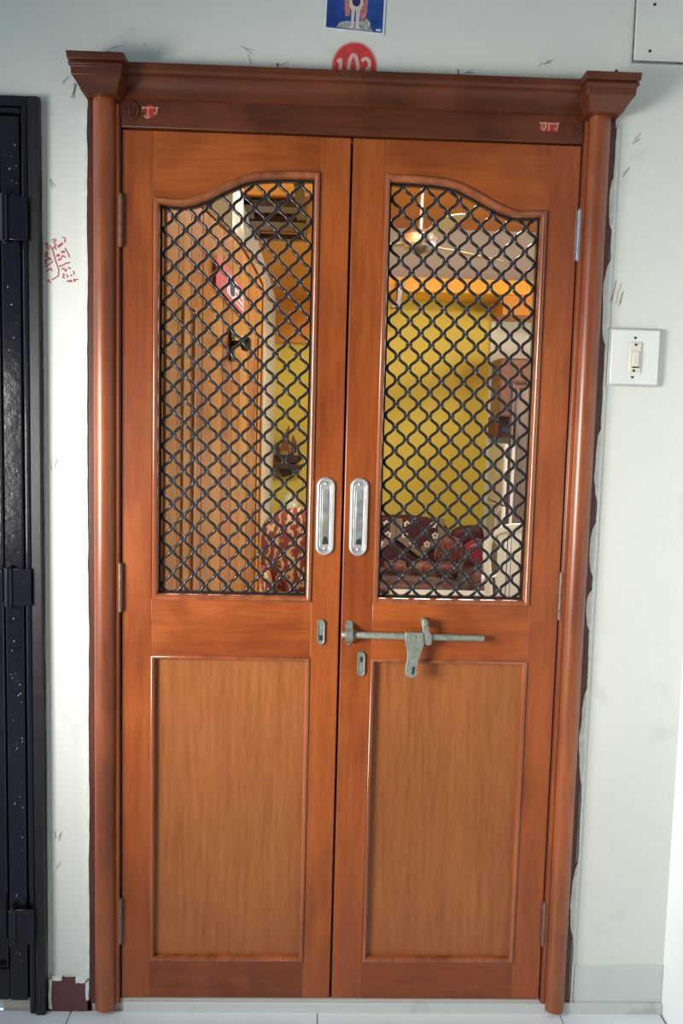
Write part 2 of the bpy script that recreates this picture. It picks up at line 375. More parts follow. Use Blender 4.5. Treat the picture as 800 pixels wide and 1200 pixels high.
def make_leaf(s):
    name, lab = (('door_1','left varnished wooden door leaf with wire grille and pull plate'), ('door_2','right varnished wooden door leaf carrying the grey-green slide bolt'))[s > 0]
    d = empty(name, (s*.5145, 0, 0)); tag(d, lab, 'door', kind='structure')
    off = -s*.5145
    def put(nm, bm, mat, parent=None, **k):
        bmesh.ops.translate(bm, verts=bm.verts, vec=(off,0,0)) if parent is None else bmesh.ops.translate(bm, verts=bm.verts, vec=(off,0,0))
        return obj(nm, bm, mat, parent or d, **k)
    def X(a, b): return sorted((s*a, s*b))
    inner = .0055 if s < 0 else -.0005
    ya, yb = 0, .036
    x = X(.4455, .5145); put('hinge_stile', bx(x[0], x[1], ya, yb, .002, 2.048), wood_v, bevel=.0015)
    x = X(inner, .0735); put('lock_stile', bx(x[0], x[1], ya, yb, .002, 2.048), wood_v, bevel=.0025)
    if s < 0: put('meeting_strip', bx(-.020, .014, .0365, .046, .002, 2.048), wood_jamb, bevel=.001)
    # rails
    x = X(.0725, .4465)
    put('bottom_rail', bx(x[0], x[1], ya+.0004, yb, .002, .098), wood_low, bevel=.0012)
    put('lock_rail', bx(x[0], x[1], ya+.0004, yb, .856, .993), wood_h, bevel=.0012)
    n = 26; tp = [(.0725+(.4465-.0725)*k/n) for k in range(n+1)]
    pts = [(t, arch_z(t-.0855)+.0115) for t in tp]+[(.4465, 2.048),(.0725, 2.048)]
    if s < 0: pts = [(-a, b) for a, b in pts][::-1]
    put('arched_top_rail', prism(B(), pts, ya+.0004, yb), wood_h, bevel=.001)
    x = X(.076, .443); put('lower_panel', bx(x[0], x[1], .0115, .026, .096, .858), wood_panel)
    # bead round the lower panel
    x = X(.0735, .4455); path = [(x[0],.0975),(x[1],.0975),(x[1],.8565),(x[0],.8565)]
    prof = [(-.0015,.001),(-.001,-.0022),(.0015,-.0040),(.0045,-.0036),(.0072,-.0008),(.0088,.004),(.0100,.0118),(.002,.0125)]
    put('panel_moulding', sweep(B(), path, prof), wood_bead, angle=50)
    # bead round the grille opening
    prof = [(.0135,.001),(.0130,-.0030),(.0100,-.0052),(.0060,-.0045),(.0020,-.0005),(.0004,.004),(0,.012),(0,.034),(.010,.034)]
    prof = [(-a, b) for a, b in prof][::-1]
    put('opening_moulding', sweep(B(), opening(s), prof), wood_bead, angle=50)
    # grille
    g = put('grille', sweep(B(), opening(s), [(-.001,.018),(.0045,.018),(.0045,.032),(-.001,.032)]), iron, angle=40)
    per, nw = .0545, 13; i0 = .0855+.004; sp = (.4315-.004-i0)/nw
    z0 = 1.840 if s < 0 else 1.924
    clips = B(); r = .0037; A_ = sp/2-r*.85
    for k in range(nw):
        xl = (-.4315+.004 if s < 0 else i0) + sp*(k+.5)
        top = arch_z(abs(xl)-.0855)-.004; bot = 1.0075
        pts = []; nn = int((top-bot)/per*12)
        for q in range(nn+1):
            z = bot+(top-bot)*q/nn
            ph = 2*PI*(z-z0)/per + (PI if k % 2 else 0)
            wv = math.asin(.90*math.cos(ph))/math.asin(.90)*1.22; wv = math.tanh(wv*1.25)/math.tanh(1.22*1.25)
            pts.append((xl-A_*wv, .0225, z))
        put('wire', tube(B(), pts, r, 7), iron, g, angle=60)
        if k < nw-1:
            # clips where this wire and the next one touch
            zz = z0 + (per/2 if k % 2 == 0 else 0); m0 = math.ceil((bot-zz)/per); m1 = math.floor((min(top, arch_z(abs(xl+sp/2)-.0855)-.006)-zz)/per)
            for m in range(m0, m1+1):
                tube(clips, [(xl+sp/2-.0072,.0225,zz+m*per),(xl+sp/2-.005,.0222,zz+m*per),(xl+sp/2+.005,.0222,zz+m*per),(xl+sp/2+.0072,.0225,zz+m*per)], [.0022,.0046,.0046,.0022], 7)
    c = put('wire_clips', clips, clipm, g); c['kind'] = 'stuff'; c['label'] = 'small worn steel clips joining the wires'
    # flush pull plate
    hx = -.0440 if s < 0 else .0345; hz = 1.1955
    P = stadium(hx, hz, .0425, .184, 12)
    bm = B(); prism(bm, stadium(hx, hz, .030, .170, 12), -.0030, .002)
    sweep(bm, P, [(0,.0005),(.0004,-.0035),(.0022,-.0062),(.0050,-.0066),(.0064,-.0048),(.0070,-.003),(.0070,.0005)])
    hd = put('pull_handle', bm, chrome, angle=50); hd['label'] = 'oval satin chrome flush pull plate'
    bm = B(); sweep(bm, stadium(hx, hz, .026, .164, 10), [(0,-.0028),(.0008,-.0042),(.0022,-.0042),(.003,-.0028)])
    box(bm, hx-.0075, hx+.0075, -.0046, -.0028, hz-.066, hz+.062)
    put('recess', bm, chrome_dk, hd, bevel=.001)
    bm = B(); prism(bm, [(hx-.006,hz-.066),(hx+.008,hz-.064),(hx+.005,hz-.048),(hx-.002,hz-.046)] if s < 0 else [(hx-.006,hz-.064),(hx+.007,hz-.064),(hx+.006,hz-.050),(hx-.003,hz-.052)], -.0052, -.0045)
    put('finger_slot', bm, slotm, hd)
    for zz in (.076, -.076):
        put('screw', lathe(B(), [(.0032,-.003),(.0030,-.0052),(.0016,-.0060)], 12, (hx,0,hz+zz), 'y'), chrome, hd)
    # hinges
    for zc in (1.850, 1.019, .202):
        bm = B(); hx2 = s*.5165
        mat = steelm if (s > 0 and zc > 1.5) else hinge_paint
        for k in range(5): tube(bm, [(hx2,-.0072,zc-.055+.0222*k),(hx2,-.0072,zc-.055+.0222*k+.0208)], .0052, 10)
        tube(bm, [(hx2,-.0072,zc-.058),(hx2,-.0072,zc+.058)], .0036, 8)
        xx = sorted((hx2, hx2-s*.007)); box(bm, xx[0], xx[1], -.0018, .0002, zc-.055, zc+.055)
        h = put('hinge', bm, mat, angle=40)
        if mat is steelm: h['label'] = 'bright bare steel butt hinge'
    return d, put
L_, putL = make_leaf(-1)
R_, putR = make_leaf(1)

# catch plate on the left leaf, keyhole plate and slide bolt on the right leaf
def small_plate(put, x, z, w, h, nm, lab, hole):
    bm = B(); P = stadium(x, z, w, h, 10); prism(bm, P, -.004, .001)
    sweep(bm, P, [(0,0),(0,-.004),(.0012,-.0062),(.0028,-.0055),(.0032,-.0038)])
    o = put(nm, bm, boltm, angle=40); o['label'] = lab
    put('slot', prism(B(), hole, -.0046, -.0038), slotm, o)
small_plate(putL, -.0475, .9215, .0185, .060, 'bolt_catch', 'small oval grey-green catch plate', [(-.0515,.901),(-.0435,.901),(-.0435,.914),(-.0515,.914)])
small_plate(putR, .0495, .8460, .0185, .060, 'lock_plate', 'small oval grey-green plate with a slot', stadium(.050,.857,.006,.014,6))
zb = .9185
bm = tube(B(), [(.001,-.019,zb+.001),(.005,-.019,zb+.001),(.333,-.019,zb-.002),(.337,-.019,zb-.002)], [.0055,.0078,.0078,.0055], 14)
bolt = putR('slide_bolt', bm, boltm, angle=50); bolt['label'] = 'long horizontal grey-green steel slide bolt'
def staple(x):
    bm = B()
    pts = [(x, .001, zb+.024), (x, -.008, zb+.023)]+[(x, -.019-.0125*math.sin(a), zb+.0125*math.cos(a)) for a in [PI*k/8 for k in range(9)]]+[(x,-.008,zb-.020),(x,.001,zb-.022)]
    # flat strap bent over the rod
    strap = B(); w = .0085
    for p, q in zip(pts, pts[1:]):
        a0 = Vector(p); a1 = Vector(q); d = (a1-a0).normalized(); nn = Vector((0, d.z, -d.y))*.002
        vs = [strap.verts.new(v) for v in (a0-nn+Vector((-w,0,0)), a0-nn+Vector((w,0,0)), a0+nn+Vector((w,0,0)), a0+nn+Vector((-w,0,0)), a1-nn+Vector((-w,0,0)), a1-nn+Vector((w,0,0)), a1+nn+Vector((w,0,0)), a1+nn+Vector((-w,0,0)))]
        for f in ((3,2,1,0),(4,5,6,7),(0,1,5,4),(1,2,6,5),(2,3,7,6),(3,0,4,7)): strap.faces.new([vs[i] for i in f])
    prism(strap, stadium(x, zb+.020, .017, .022, 6), -.003, .0005)
    prism(strap, stadium(x, zb-.020, .013, .014, 6), -.003, .0005)
    lathe(strap, [(.0045,-.003),(.0042,-.0055),(.002,-.0068)], 10, (x,0,zb+.022), 'y')
    return putR('staple', strap, boltm, bolt, angle=40)
staple(.0185)
# right-hand staple, tilted, close to the hasp
bm = B()
prism(bm, [(.188,.955),(.1915,.961),(.198,.961),(.203,.955),(.2045,.934),(.2125,.922),(.2125,.903),(.204,.899),(.196,.904),(.190,.930)], -.0305, -.0265)
prism(bm, [(.188,.955),(.1915,.961),(.198,.961),(.203,.955),(.203,.938),(.190,.938)], -.028, .0005)
lathe(bm, [(.005,-.0300),(.0046,-.0335),(.002,-.035)], 12, (.196,0,.951), 'y')
putR('staple', bm, boltm, bolt, bevel=.0015)
# hanging hasp with its slot
bm = B()
out = [(.149,.930),(.190,.930),(.1935,.905),(.1885,.885),(.1815,.862),(.1800,.845)]+arc(.1665,.836,.0150,.0145, 10, -190, 10)+[(.1515,.846),(.1555,.868),(.1545,.888),(.1495,.905)]
prism(bm, out[::-1], -.0330, -.0290)
tube(bm, [(.150,-.021,.9185),(.1895,-.021,.9185)], .0115, 14)
hs = putR('hasp', bm, boltm, bolt, bevel=.0012, angle=40)
putR('hasp_slot', prism(B(), [(.1665,.8305),(.1725,.8315),(.1735,.8495),(.1685,.8505)], -.0336, -.0328), slotm, bolt)
putR('hasp_rivet', lathe(B(), [(.0045,-.0325),(.004,-.0350),(.0015,-.036)], 10, (.1705,0,.921), 'y'), boltm, bolt)

# ---------------------------------------------------------------- black metal door at the left edge
bf = empty('trim_2', (-.70,0,FZ)); tag(bf, 'glossy black steel angle frame of the neighbouring metal door', 'door frame', kind='structure')
def putbf(nm, bm, mat, **k):
    bmesh.ops.translate(bm, verts=bm.verts, vec=(.70,0,-FZ)); return obj(nm, bm, mat, bf, **k)
bm = B(); box(bm, -.7145, -.692, -.024, .02, FZ, 2.104)
putbf('frame_upright', bm, black_matt, bevel=.0015)
bm = B(); box(bm, -.7305, -.7155, -.021, .02, FZ, 2.100)
putbf('inner_upright', bm, black, bevel=.005, seg=3)
bm = B(); box(bm, -1.62, -.715, -.023, .02, 2.082, 2.104); box(bm, -1.62, -.7310, -.0205, .02, 2.068, 2.080)
putbf('frame_head', bm, black, bevel=.002)
bm = B(); box(bm, -1.62, -1.59, -.030, .02, FZ, 2.08)
putbf('frame_upright', bm, black, bevel=.0015)
bd = empty('door_3', (-.735,0,0)); tag(bd, 'glossy black steel door cut off by the left picture edge', 'door', kind='structure')
def putbd(nm, bm, mat, parent=None, **k):
    bmesh.ops.translate(bm, verts=bm.verts, vec=(.735,0,0)); return obj(nm, bm, mat, parent or bd, **k)
putbd('stile', bx(-.7765, -.7340, -.020, .01, .005, 2.062), black, bevel=.003)
putbd('stile', bx(-1.585, -1.535, -.020, .01, .005, 2.062), black, bevel=.003)
putbd('top_rail', bx(-1.535, -.7775, -.018, .01, 2.000, 2.060), black, bevel=.003)
putbd('bottom_rail', bx(-1.535, -.7775, -.018, .01, .005, .085), black, bevel=.003)
putbd('middle_rail', bx(-1.535, -.7775, -.017, .01, .97, 1.05), black, bevel=.003)
putbd('sheet_panel', bx(-1.535, -.7775, -.006, .004, .085, 2.0), black)
path = [(-1.530,.088),(-.7795,.088),(-.7795,1.995),(-1.530,1.995)]
putbd('edge_bead', sweep(B(), path, [(0,-.006),(0,-.017),(.003,-.0205),(.006,-.017),(.007,-.006)]), black)
for zc, h in ((1.842,.050),(1.020,.045),(.200,.046)):
    bm = B()
    tube(bm, [(-.764,-.033,zc-h),(-.764,-.033,zc+h)], .0095, 14)
    tube(bm, [(-.764,-.033,zc-h-.004),(-.764,-.033,zc+h+.004)], .0055, 10)
    box(bm, -.760, -.7135, -.0335, -.0265, zc-h*.95, zc+h*.95)
    box(bm, -.772, -.756, -.030, -.019, zc-h*.9, zc+h*.9)
    putbd('hinge', bm, black, bevel=.0015)
bm = B(); r = random.Random(5)
for k in range(70):
    z = r.uniform(.1, 2.0); x = -.7545+r.uniform(-.012,.014); w = r.uniform(.0006,.0016)
    prism(bm, [(x,z),(x+w,z),(x+w*1.1,z+w*r.uniform(1,3)),(x,z+w*1.3)], -.0206, -.0198)
fk = putbd('paint_flecks', bm, plain('pale_flecks', (.5,.5,.52), .5)); fk['kind'] = 'stuff'

# ---------------------------------------------------------------- things on the wall
sw = empty('bell_switch', (.659,0,1.580)); tag(sw, 'white square bell switch plate on the wall right of the door frame', 'switch')
bm = B(); box(bm, -.0605, .0605, -.0100, .001, -.066, .066)
obj('backing_box', bm, plastic_grey, sw, bevel=.003)
obj('plate', bx(-.0565, .0560, -.0145, -.0098, -.0610, .0620), plastic, sw, bevel=.003)
obj('switch_surround', bx(-.0145, .0125, -.0185, -.0144, -.036, .034), plastic_cream, sw, bevel=.003)
bm = B(); prism(bm, [(-.0075,-.020),(.0075,-.020),(.0075,.014),(-.0075,.014)], -.0215, -.0184)
obj('rocker', bm, plastic_cream, sw, bevel=.002)
obj('rocker_gap', bx(-.0070, .0095, -.0192, -.0184, -.0245, -.0215), slotm, sw)
for z, x in ((.044,-.002),(-.0455,-.004),(.028,-.001),(-.031,-.003)):
    obj('screw', lathe(B(), [(.0030,-.0142 if abs(z) > .04 else -.0184),(.0026,-.0160 if abs(z) > .04 else -.0200),(.001,-.0163 if abs(z) > .04 else -.0203)], 10, (x,0,z), 'y'), slotm, sw)

cp = empty('junction_cover', (.715,0,2.33)); tag(cp, 'off-white square electrical cover plate above the right capital', 'cover plate')
obj('backing', bx(-.0975, .092, -.003, .001, -.0985, .100), plain('grimy_edge', (.20,.20,.18), .8, 0, .3, 60), cp)
obj('plate', bx(-.0945, .090, -.0075, -.0025, -.0945, .098), wall_m, cp, bevel=.002)
for x, z in ((-.060,-.075),(-.055,.024),(.07,.03),(.07,-.07)):
    obj('screw', lathe(B(), [(.0034,-.0072),(.0030,-.0090),(.001,-.0094)], 10, (x,0,z), 'y'), slotm, cp)

# number painted over the door
dn = empty('house_number', (-.0025,0,2.200)); tag(dn, 'red painted disc reading 103 in cream above the cornice', 'house number')
circ = [(.0475*math.cos(2*PI*k/40), .0500*math.sin(2*PI*k/40)) for k in range(40)]
obj('disc', prism(B(), circ, -.0008, .0002), red_paint, dn)
bm = B(); sweep(bm, circ, [(-.0035,0),(-.0035,-.0006),(0,-.0006),(0,0)])
obj('faded_rim', bm, red_faint, dn)
bm = B(); stroke(bm, [(-.0375,.008),(-.0310,.014),(-.0310,-.035)], .0085, -.0008, .0008)
obj('digit', bm, cream_paint, dn)
bm = B(); stroke(bm, arc(-.0025,-.010,.0105,.034,0,360,28), .0080, -.0008, .0008)
obj('digit', bm, cream_paint, dn)
bm = B(); stroke(bm, arc(.0245,.006,.0090,.0115,150,-60,12)+arc(.0235,-.018,.0120,.0145,70,-150,14), .0075, -.0008, .0008)
obj('digit', bm, cream_paint, dn)

# devotional picture card
pc = empty('picture_card', (-.0045,-.001,2.2705)); pc.rotation_euler = (0, math.radians(1.2), 0)
tag(pc, 'white-bordered blue devotional picture card above the house number', 'picture')
blue_m, nt, bs = newmat('blue_print')
v = coords(nt, (1,1,1), False); n_ = noise(nt, v, 14, 3); nt.links.new(ramp(nt, n_, [(.3,(.010,.025,.16)),(.55,(.02,.075,.33)),(.75,(.06,.17,.48))]), bs.inputs['Base Color']); bs.inputs['Roughness'].default_value = .3
obj('paper', prism(B(), [(-.0675,.004),(.0655,-.002),(.0665,.15),(-.0665,.15)], -.0016, 0), plain('white_card', (.78,.80,.82), .4), pc)
obj('print', prism(B(), [(-.0635,.0085),(.0615,.0035),(.0620,.146),(-.0625,.146)], -.0020, -.0015), blue_m, pc)
skin = plain('print_pale_figure', (.66,.56,.50), .4); rose = plain('print_rose_robe', (.52,.18,.18), .4, 0, .4, 200); rockm = plain('print_grey_rock', (.34,.36,.33), .4, 0, .6, 160); navy = plain('print_navy', (.02,.03,.12), .4)
def pr(nm, pts, mat, y): return obj(nm, prism(B(), pts, y-.0003, y), mat, pc)
pr('printed_rock', [(-.040,.010),(-.034,.020),(-.020,.024),(-.004,.023),(.010,.026),(.026,.031),(.034,.024),(.034,.014),(.040,.006),(.0,.0065)], rockm, -.0020)
pr('printed_robe', [(-.026,.15),(-.024,.050),(-.021,.034),(-.012,.036),(-.010,.15)], rose, -.0020)
pr('printed_robe', [(.010,.15),(.012,.028),(.020,.026),(.026,.044),(.028,.15)], rose, -.0020)
pr('printed_figure', [(-.014,.15),(-.014,.055),(-.009,.048),(-.008,.016),(-.013,.010),(-.003,.010),(-.001,.048),(.001,.048),(.003,.009),(.013,.009),(.008,.016),(.011,.048),(.016,.058),(.016,.15)], skin, -.0023)
pr('printed_sash', stadium(.001, .066, .018, .022, 6), navy, -.0026)
pr('printed_caption', [(.047,.007),(.058,.0065),(.058,.0105),(.047,.011)], plain('caption_white', (.7,.7,.75), .4), -.0020)

# red handwriting
hw = empty('wall_handwriting', (-.652,0,1.760)); tag(hw, 'red handwritten scribbles on the wall between the black door and wooden frame', 'handwriting')
def hp(u, v):                                        # crop pixels of the note to metres on the wall
    return ((u-370)/11.43*.00197*1.0, -(v-440)/11.43*.00197)
bm = B()
def hs_(pts, w=.0028): stroke(bm, [hp(*p) for p in pts], w, 0, .0005)
for s in [[(125,285),(150,240),(205,235),(200,285),(230,300)],[(262,190),(300,172),(318,190),(285,215),(315,245),(290,275)],[(400,145),(435,160),(432,215)],[(225,250),(275,310),(310,450),(350,560),(345,640),(260,695)],[(205,690),(230,700),(200,715)],[(210,715),(255,730)],
          [(120,385),(160,350),(165,385),(200,340),(215,372)],[(150,400),(190,395),(200,370)],[(200,395),(260,440)],[(205,430),(250,425)],[(130,450),(200,440),(165,475),(200,490)],[(165,545),(280,455)],[(125,465),(165,545)],[(120,510),(170,490)],[(185,590),(235,555),(270,575)],[(240,545),(265,570)],
          [(330,270),(400,215)],[(345,280),(410,225)],[(275,300),(300,265),(320,310)],[(430,280),(470,345),(490,400)],[(320,400),(335,365),(355,395),(360,365)],[(385,350),(395,320),(415,345),(425,315)],[(340,435),(380,420)],[(345,445),(375,430),(400,380),(440,400)],[(360,500),(370,520),(440,480),(495,462)],[(430,470),(460,480)],
          [(385,560),(410,540),(440,580),(450,545)],[(475,520),(490,545),(505,535)],[(400,610),(420,625),(400,660),(430,665)],[(450,620),(470,640),(450,655)],[(500,620),(520,640)],[(535,570),(550,590),(540,620)],[(450,705),(520,690)],[(470,710),(530,705)],[(540,690),(600,675)],[(550,670),(560,715)]]:
    hs_(s)
obj('pen_strokes', bm, red_ink, hw)

# nails
nailm = plain('rusty_nail', (.06,.05,.045), .5, .5)
for x, y, z, ln, lab in ((-.173,-.003,2.176,.022,'thin nail standing on the cornice left of the house number'),(.2245,-.030,2.176,.013,'small nail standing on the cornice right of the house number'),(.5615,-.070,2.175,.009,'bent nail head on top of the right capital')):
    bm = B(); tube(bm, [(0,0,-.004),(0,0,ln)], .0012 if ln > .01 else .002, 8); tube(bm, [(0,0,ln),(0,0,ln+.0015)], .0022 if ln > .01 else .0035, 10)
    o = obj('nail', bm, nailm, loc=(x,y,z)); tag(o, lab, 'nail')

# ---------------------------------------------------------------- living room beyond the grille
CE = 2.89; BY = 4.5
def st(name, bm, mat, lab, cat, **k): return tag(obj(name, bm, mat, **k), lab, cat, kind='structure')
st('wall_back', bx(-.7, 1.224, BY, BY+.1, 0, CE), yellow, 'bright yellow living room wall behind the sofa', 'wall')
st('wall_upper', bx(-.7, 3.0, BY-.03, BY+.02, 2.48, CE), grey_wall, 'off-white strip of living room wall above the orange beam', 'wall')
st('wall_alcove', bx(1.224, 3.0, BY-.02, BY+.1, 0, 2.48), cream_wall, 'off-white wall around the brown cupboard right of the yellow wall', 'wall')
st('wall_left', bx(-.80, -.388, 1.20, BY, 0, CE), cream_wall, 'cream living room side wall beyond the open inner door', 'wall')
st('wall_passage', bx(-.80, -.62, .12, 1.20, 0, CE), cream_wall, 'cream wall behind the open inner door', 'wall')
bm = B(); box(bm, .62, 3.0, .12, .2, 0, CE); box(bm, -.8, .62, .121, .2, 2.15, CE)
st('wall_inside', bm, cream_wall, 'room side of the wall around the doorway', 'wall')
bm = B(); box(bm, 3.0, 3.1, .12, 1.4, 0, CE); box(bm, 3.0, 3.1, 3.0, BY, 0, CE); box(bm, 3.0, 3.1, 1.4, 3.0, 0, .95); box(bm, 3.0, 3.1, 1.4, 3.0, 2.4, CE)  # out of view; the opening is made up to go with the fill
st('wall_far', bm, cream_wall, 'cream living room side wall with an unseen opening added for light', 'wall')
st('floor_inside', bx(-.8, 3.1, .0, BY, -.08, -.001), plain('beige_room_tile', (.52,.47,.40), .2, 0, .06, 5), 'beige tiled living room floor seen through the grille', 'floor')
st('ceiling_inside', bx(-.8, 3.1, .12, BY+.1, CE, CE+.1), orange, 'orange painted living room ceiling around the fan', 'ceiling')
st('beam_back', bx(.10, 3.0, BY-.42, BY-.02, 2.372, 2.468), orange_br, 'bright orange beam across the yellow wall', 'beam')
st('beam_side', bx(1.224, 3.0, BY-.40, BY-.02, 2.235, 2.371), orange, 'orange-brown lintel above the alcove', 'beam')
lf = st('loft', bx(-.387, .09, 1.62, BY-.001, 2.345, CE-.001), orange, 'orange painted storage loft above the left side of the room', 'loft')
st('wall_loft_front', bx(-.387, .30, BY-.05, BY-.001, 2.034, 2.344), orange, 'orange band of wall between loft and yellow wall', 'wall')
# dark rack under the loft
rk = empty('slatted_rack', (-.27,1.8,2.318)); tag(rk, 'dark wooden slatted rack hung under the orange loft', 'rack')
for a in [(-.135,.135,-.15,-.05),(-.135,.135,.11,.27)]: obj('slat', bx(a[0], a[1], a[2], a[3], -.012, .012), wood_dark, rk)
obj('slat', bx(-.135, .135, .45, .50, -.012, .012), wood_dark, rk)
obj('side_rail', bx(.095, .135, -.45, .50, -.006, .022), wood_dark, rk)
obj('side_rail', bx(-.1168, -.09, -.15, .50, -.006, .022), wood_dark, rk)
# corbel under the beam
bm = B()
prof = [(-.02,.085),(.02,.085),(.035,.06),(.025,.02),(.015,-.06),(.03,-.10),(-.055,-.10),(-.045,-.08),(-.015,-.05),(-.012,.02)]
cb = obj('corbel', prism(B(), prof, -.04, .04), wood('corbel_wood','z',(.05,.02,.012),(.10,.035,.015),(.15,.05,.02)), loc=(.480,BY-.465,2.345), bevel=.003); tag(cb, 'dark brown wooden corbel on the orange beam', 'corbel')

# inner wooden door swung open
A = Vector((-.460,.135)); Bv = Vector((-.285,1.12)); ang = math.atan2(Bv.y-A.y, Bv.x-A.x)
idr = empty('door_4', (A.x, A.y, 0), ang); tag(idr, 'pale varnished ribbed wooden inner door standing open into the room', 'door', kind='structure')
def ztop(s): return 1.995-.02*(s/.6) if s < .6 else 1.975-.075*((s-.6)/.4)**1.6-.01*((s-.6)/.4)
bw = 1.0/10; rr_ = random.Random(9)
tones = [wood_inner, wood('pale_varnished_wood_ochre','z',(.40,.155,.022),(.52,.225,.035),(.60,.285,.055),rough=.25,coat=.5,coarse=.6), wood('pale_varnished_wood_red','z',(.34,.115,.028),(.43,.16,.04),(.52,.22,.06),rough=.25,coat=.5,coarse=.6)]
for k in range(10):
    s0, s1 = k*bw+.002, (k+1)*bw-.002; d0 = rr_.uniform(0,.002)
    pts = [(s0,.02),(s1,.02)]+[(s1-(s1-s0)*q/4, ztop(s1-(s1-s0)*q/4)) for q in range(5)]
    obj('plank', prism(B(), pts, -.018-d0*.5, .016), tones[k % 3], idr, bevel=.0015)
for s in (.135,.225,.93):
    obj('batten', bx(s-.005, s+.005, -.0245, -.0175, .02, min(ztop(s), 1.72)-.01), wood_inner_pale, idr, bevel=.002)
bm = B()
pts = [(0,.0),(1.0,.0)]+[(1.0-1.0*q/20, ztop(1.0-q/20)+.022) for q in range(21)]
sweep(bm, pts, [(0,-.024),(.018,-.024),(.018,.018),(0,.018)])
obj('door_edge', bm, wood_inner, idr, bevel=.002)
kn = B(); lathe(kn, [(.022,-.022),(.022,-.028),(.010,-.030),(.010,-.050),(.022,-.056),(.026,-.068),(.018,-.080),(.005,-.083)], 16, (.585,0,1.655), 'y')
ko = obj('lock_knob', kn, black, idr); ko['label'] = 'dark round lock knob'
obj('lock_plate', bx(.565,.608,-.026,-.020,1.60,1.70), black_matt, idr, bevel=.002)
# poster on the inner door
ps = empty('sticker_banner', (A.x, A.y, 0), ang); tag(ps, 'red and white printed banner stuck on the open inner door', 'poster')
q4 = [(.39,1.800),(.71,1.752),(.71,1.835),(.39,1.890)]
obj('paper', prism(B(), q4, -.0285, -.0265), red_paint, ps)
obj('white_field', prism(B(), [(.50,1.795),(.69,1.765),(.69,1.826),(.50,1.856)], -.0292, -.0284), plastic, ps)
obj('printed_mark', prism(B(), jag(random.Random(2),[(.53,1.80),(.58,1.795),(.58,1.838),(.53,1.842)],2,.006), -.0298, -.0290), navy, ps)
obj('printed_line', prism(B(), [(.60,1.786),(.68,1.774),(.68,1.780),(.60,1.793)], -.0298, -.0290), red_paint, ps)
obj('printed_line', prism(B(), [(.60,1.806),(.68,1.792),(.68,1.798),(.60,1.813)], -.0298, -.0290), red_paint, ps)

# ceiling fan
fan = empty('ceiling_fan', (.455,2.6,2.38)); tag(fan, 'pale ceiling fan under the orange ceiling', 'fan')
fanm = plain('pale_fan_enamel', (.42,.36,.24), .3, .1, .1, 20)
fang = plain('fan_chrome', (.6,.6,.55), .15, .9)
obj('motor', lathe(B(), [(.02,.075),(.055,.068),(.092,.040),(.098,.005),(.090,-.025),(.05,-.045),(.02,-.055),(.004,-.058)], 28), fang, fan)
obj('down_rod', tube(B(), [(0,0,.06),(0,0,.44)], .011, 12), fang, fan)
obj('canopy', lathe(B(), [(.02,.40),(.05,.43),(.058,.49),(.058,.508)], 20), fang, fan)
for a in (-82, 38, 158):
    bm = B(); t = math.radians(a); rows = []
    for r, w in ((.09,.022),(.16,.026),(.20,.055),(.34,.066),(.55,.060),(.62,.045),(.635,.02)):
        ax = Vector((math.cos(t), math.sin(t), 0)); pp = Vector((-math.sin(t), math.cos(t), .18))
        c = ax*r; rows.append([bm.verts.new(c+pp*w+Vector((0,0,dz))) for dz in (.002,-.002)]+[bm.verts.new(c-pp*w+Vector((0,0,dz))) for dz in (-.002,.002)])
    for P0, P1 in zip(rows, rows[1:]):
        for k in range(4): bm.faces.new((P0[k], P0[(k+1)%4], P1[(k+1)%4], P1[k]))
    bm.faces.new(rows[0]); bm.faces.new(rows[-1][::-1])
    obj('blade', bm, fanm, fan)

# wall shelf with a model sailing ship on the left yellow wall
sh = empty('wall_shelf', (-.275, BY, 1.10)); tag(sh, 'small dark wooden wall shelf on the yellow wall by the cream corner', 'shelf')
obj('board', prism(B(), [(-.105,0),(.11,0),(.10,.03),(-.105,.02)], -.16, 0), wood_dark, sh, bevel=.003)
obj('bracket', prism(B(), [(-.08,0),(-.04,-.07),(.04,-.045),(.08,0)], -.06, 0), wood_dark, sh, bevel=.003)
ship = empty('model_ship', (-.275, BY-.09, 1.131)); tag(ship, 'dark model sailing ship with rust-red sails on the wall shelf', 'ornament')
ru = plain('rust_red_cloth', (.20,.045,.022), .6, 0, .3, 30)
bm = B(); st_ = [(-.10,.055,.004),(-.07,.03,.022),(-.02,.0,.03),(.05,.0,.03),(.09,.04,.018),(.105,.06,.004)]
rows = [[bm.verts.new(p) for p in ((x,-w,.07),(x,-w*.6,b*.6+.012),(x,0,b*.6),(x,w*.6,b*.6+.012),(x,w,.07))] for x, b, w in st_]
for P0, P1 in zip(rows, rows[1:]):
    for k in range(5): bm.faces.new((P0[k], P0[(k+1)%5], P1[(k+1)%5], P1[k]))
bm.faces.new(rows[0]); bm.faces.new(rows[-1][::-1]); obj('hull', bm, wood_dark, ship)
obj('mast', tube(B(), [(0,0,.06),(0,0,.29)], .004, 8), wood_dark, ship)
obj('sail', prism(B(), [(-.065,.10),(.0,.10),(.01,.26),(-.01,.27)], -.02, -.016), ru, ship)
obj('sail', prism(B(), [(.015,.09),(.095,.09),(.03,.23)], -.01, -.006), ru, ship)
obj('sail', prism(B(), [(-.10,.085),(-.06,.085),(-.07,.16)], .0, .004), wood_dark, ship)
# glass globe beneath
gl = empty('glass_vase', (-.255, BY-.26, 0)); tag(gl, 'pale clouded glass vase behind the armchair', 'vase')
obj('globe', lathe(B(), [(.02,.74),(.05,.76),(.072,.81),(.07,.86),(.045,.90),(.03,.92),(.036,.935)], 20), plain('clouded_glass', (.62,.62,.42), .1, 0, .2, 20, coat=.6), gl)
obj('stand', lathe(B(), [(.13,.0),(.13,.02),(.02,.05),(.02,.70),(.11,.715),(.11,.739)], 16), wood_dark, gl)

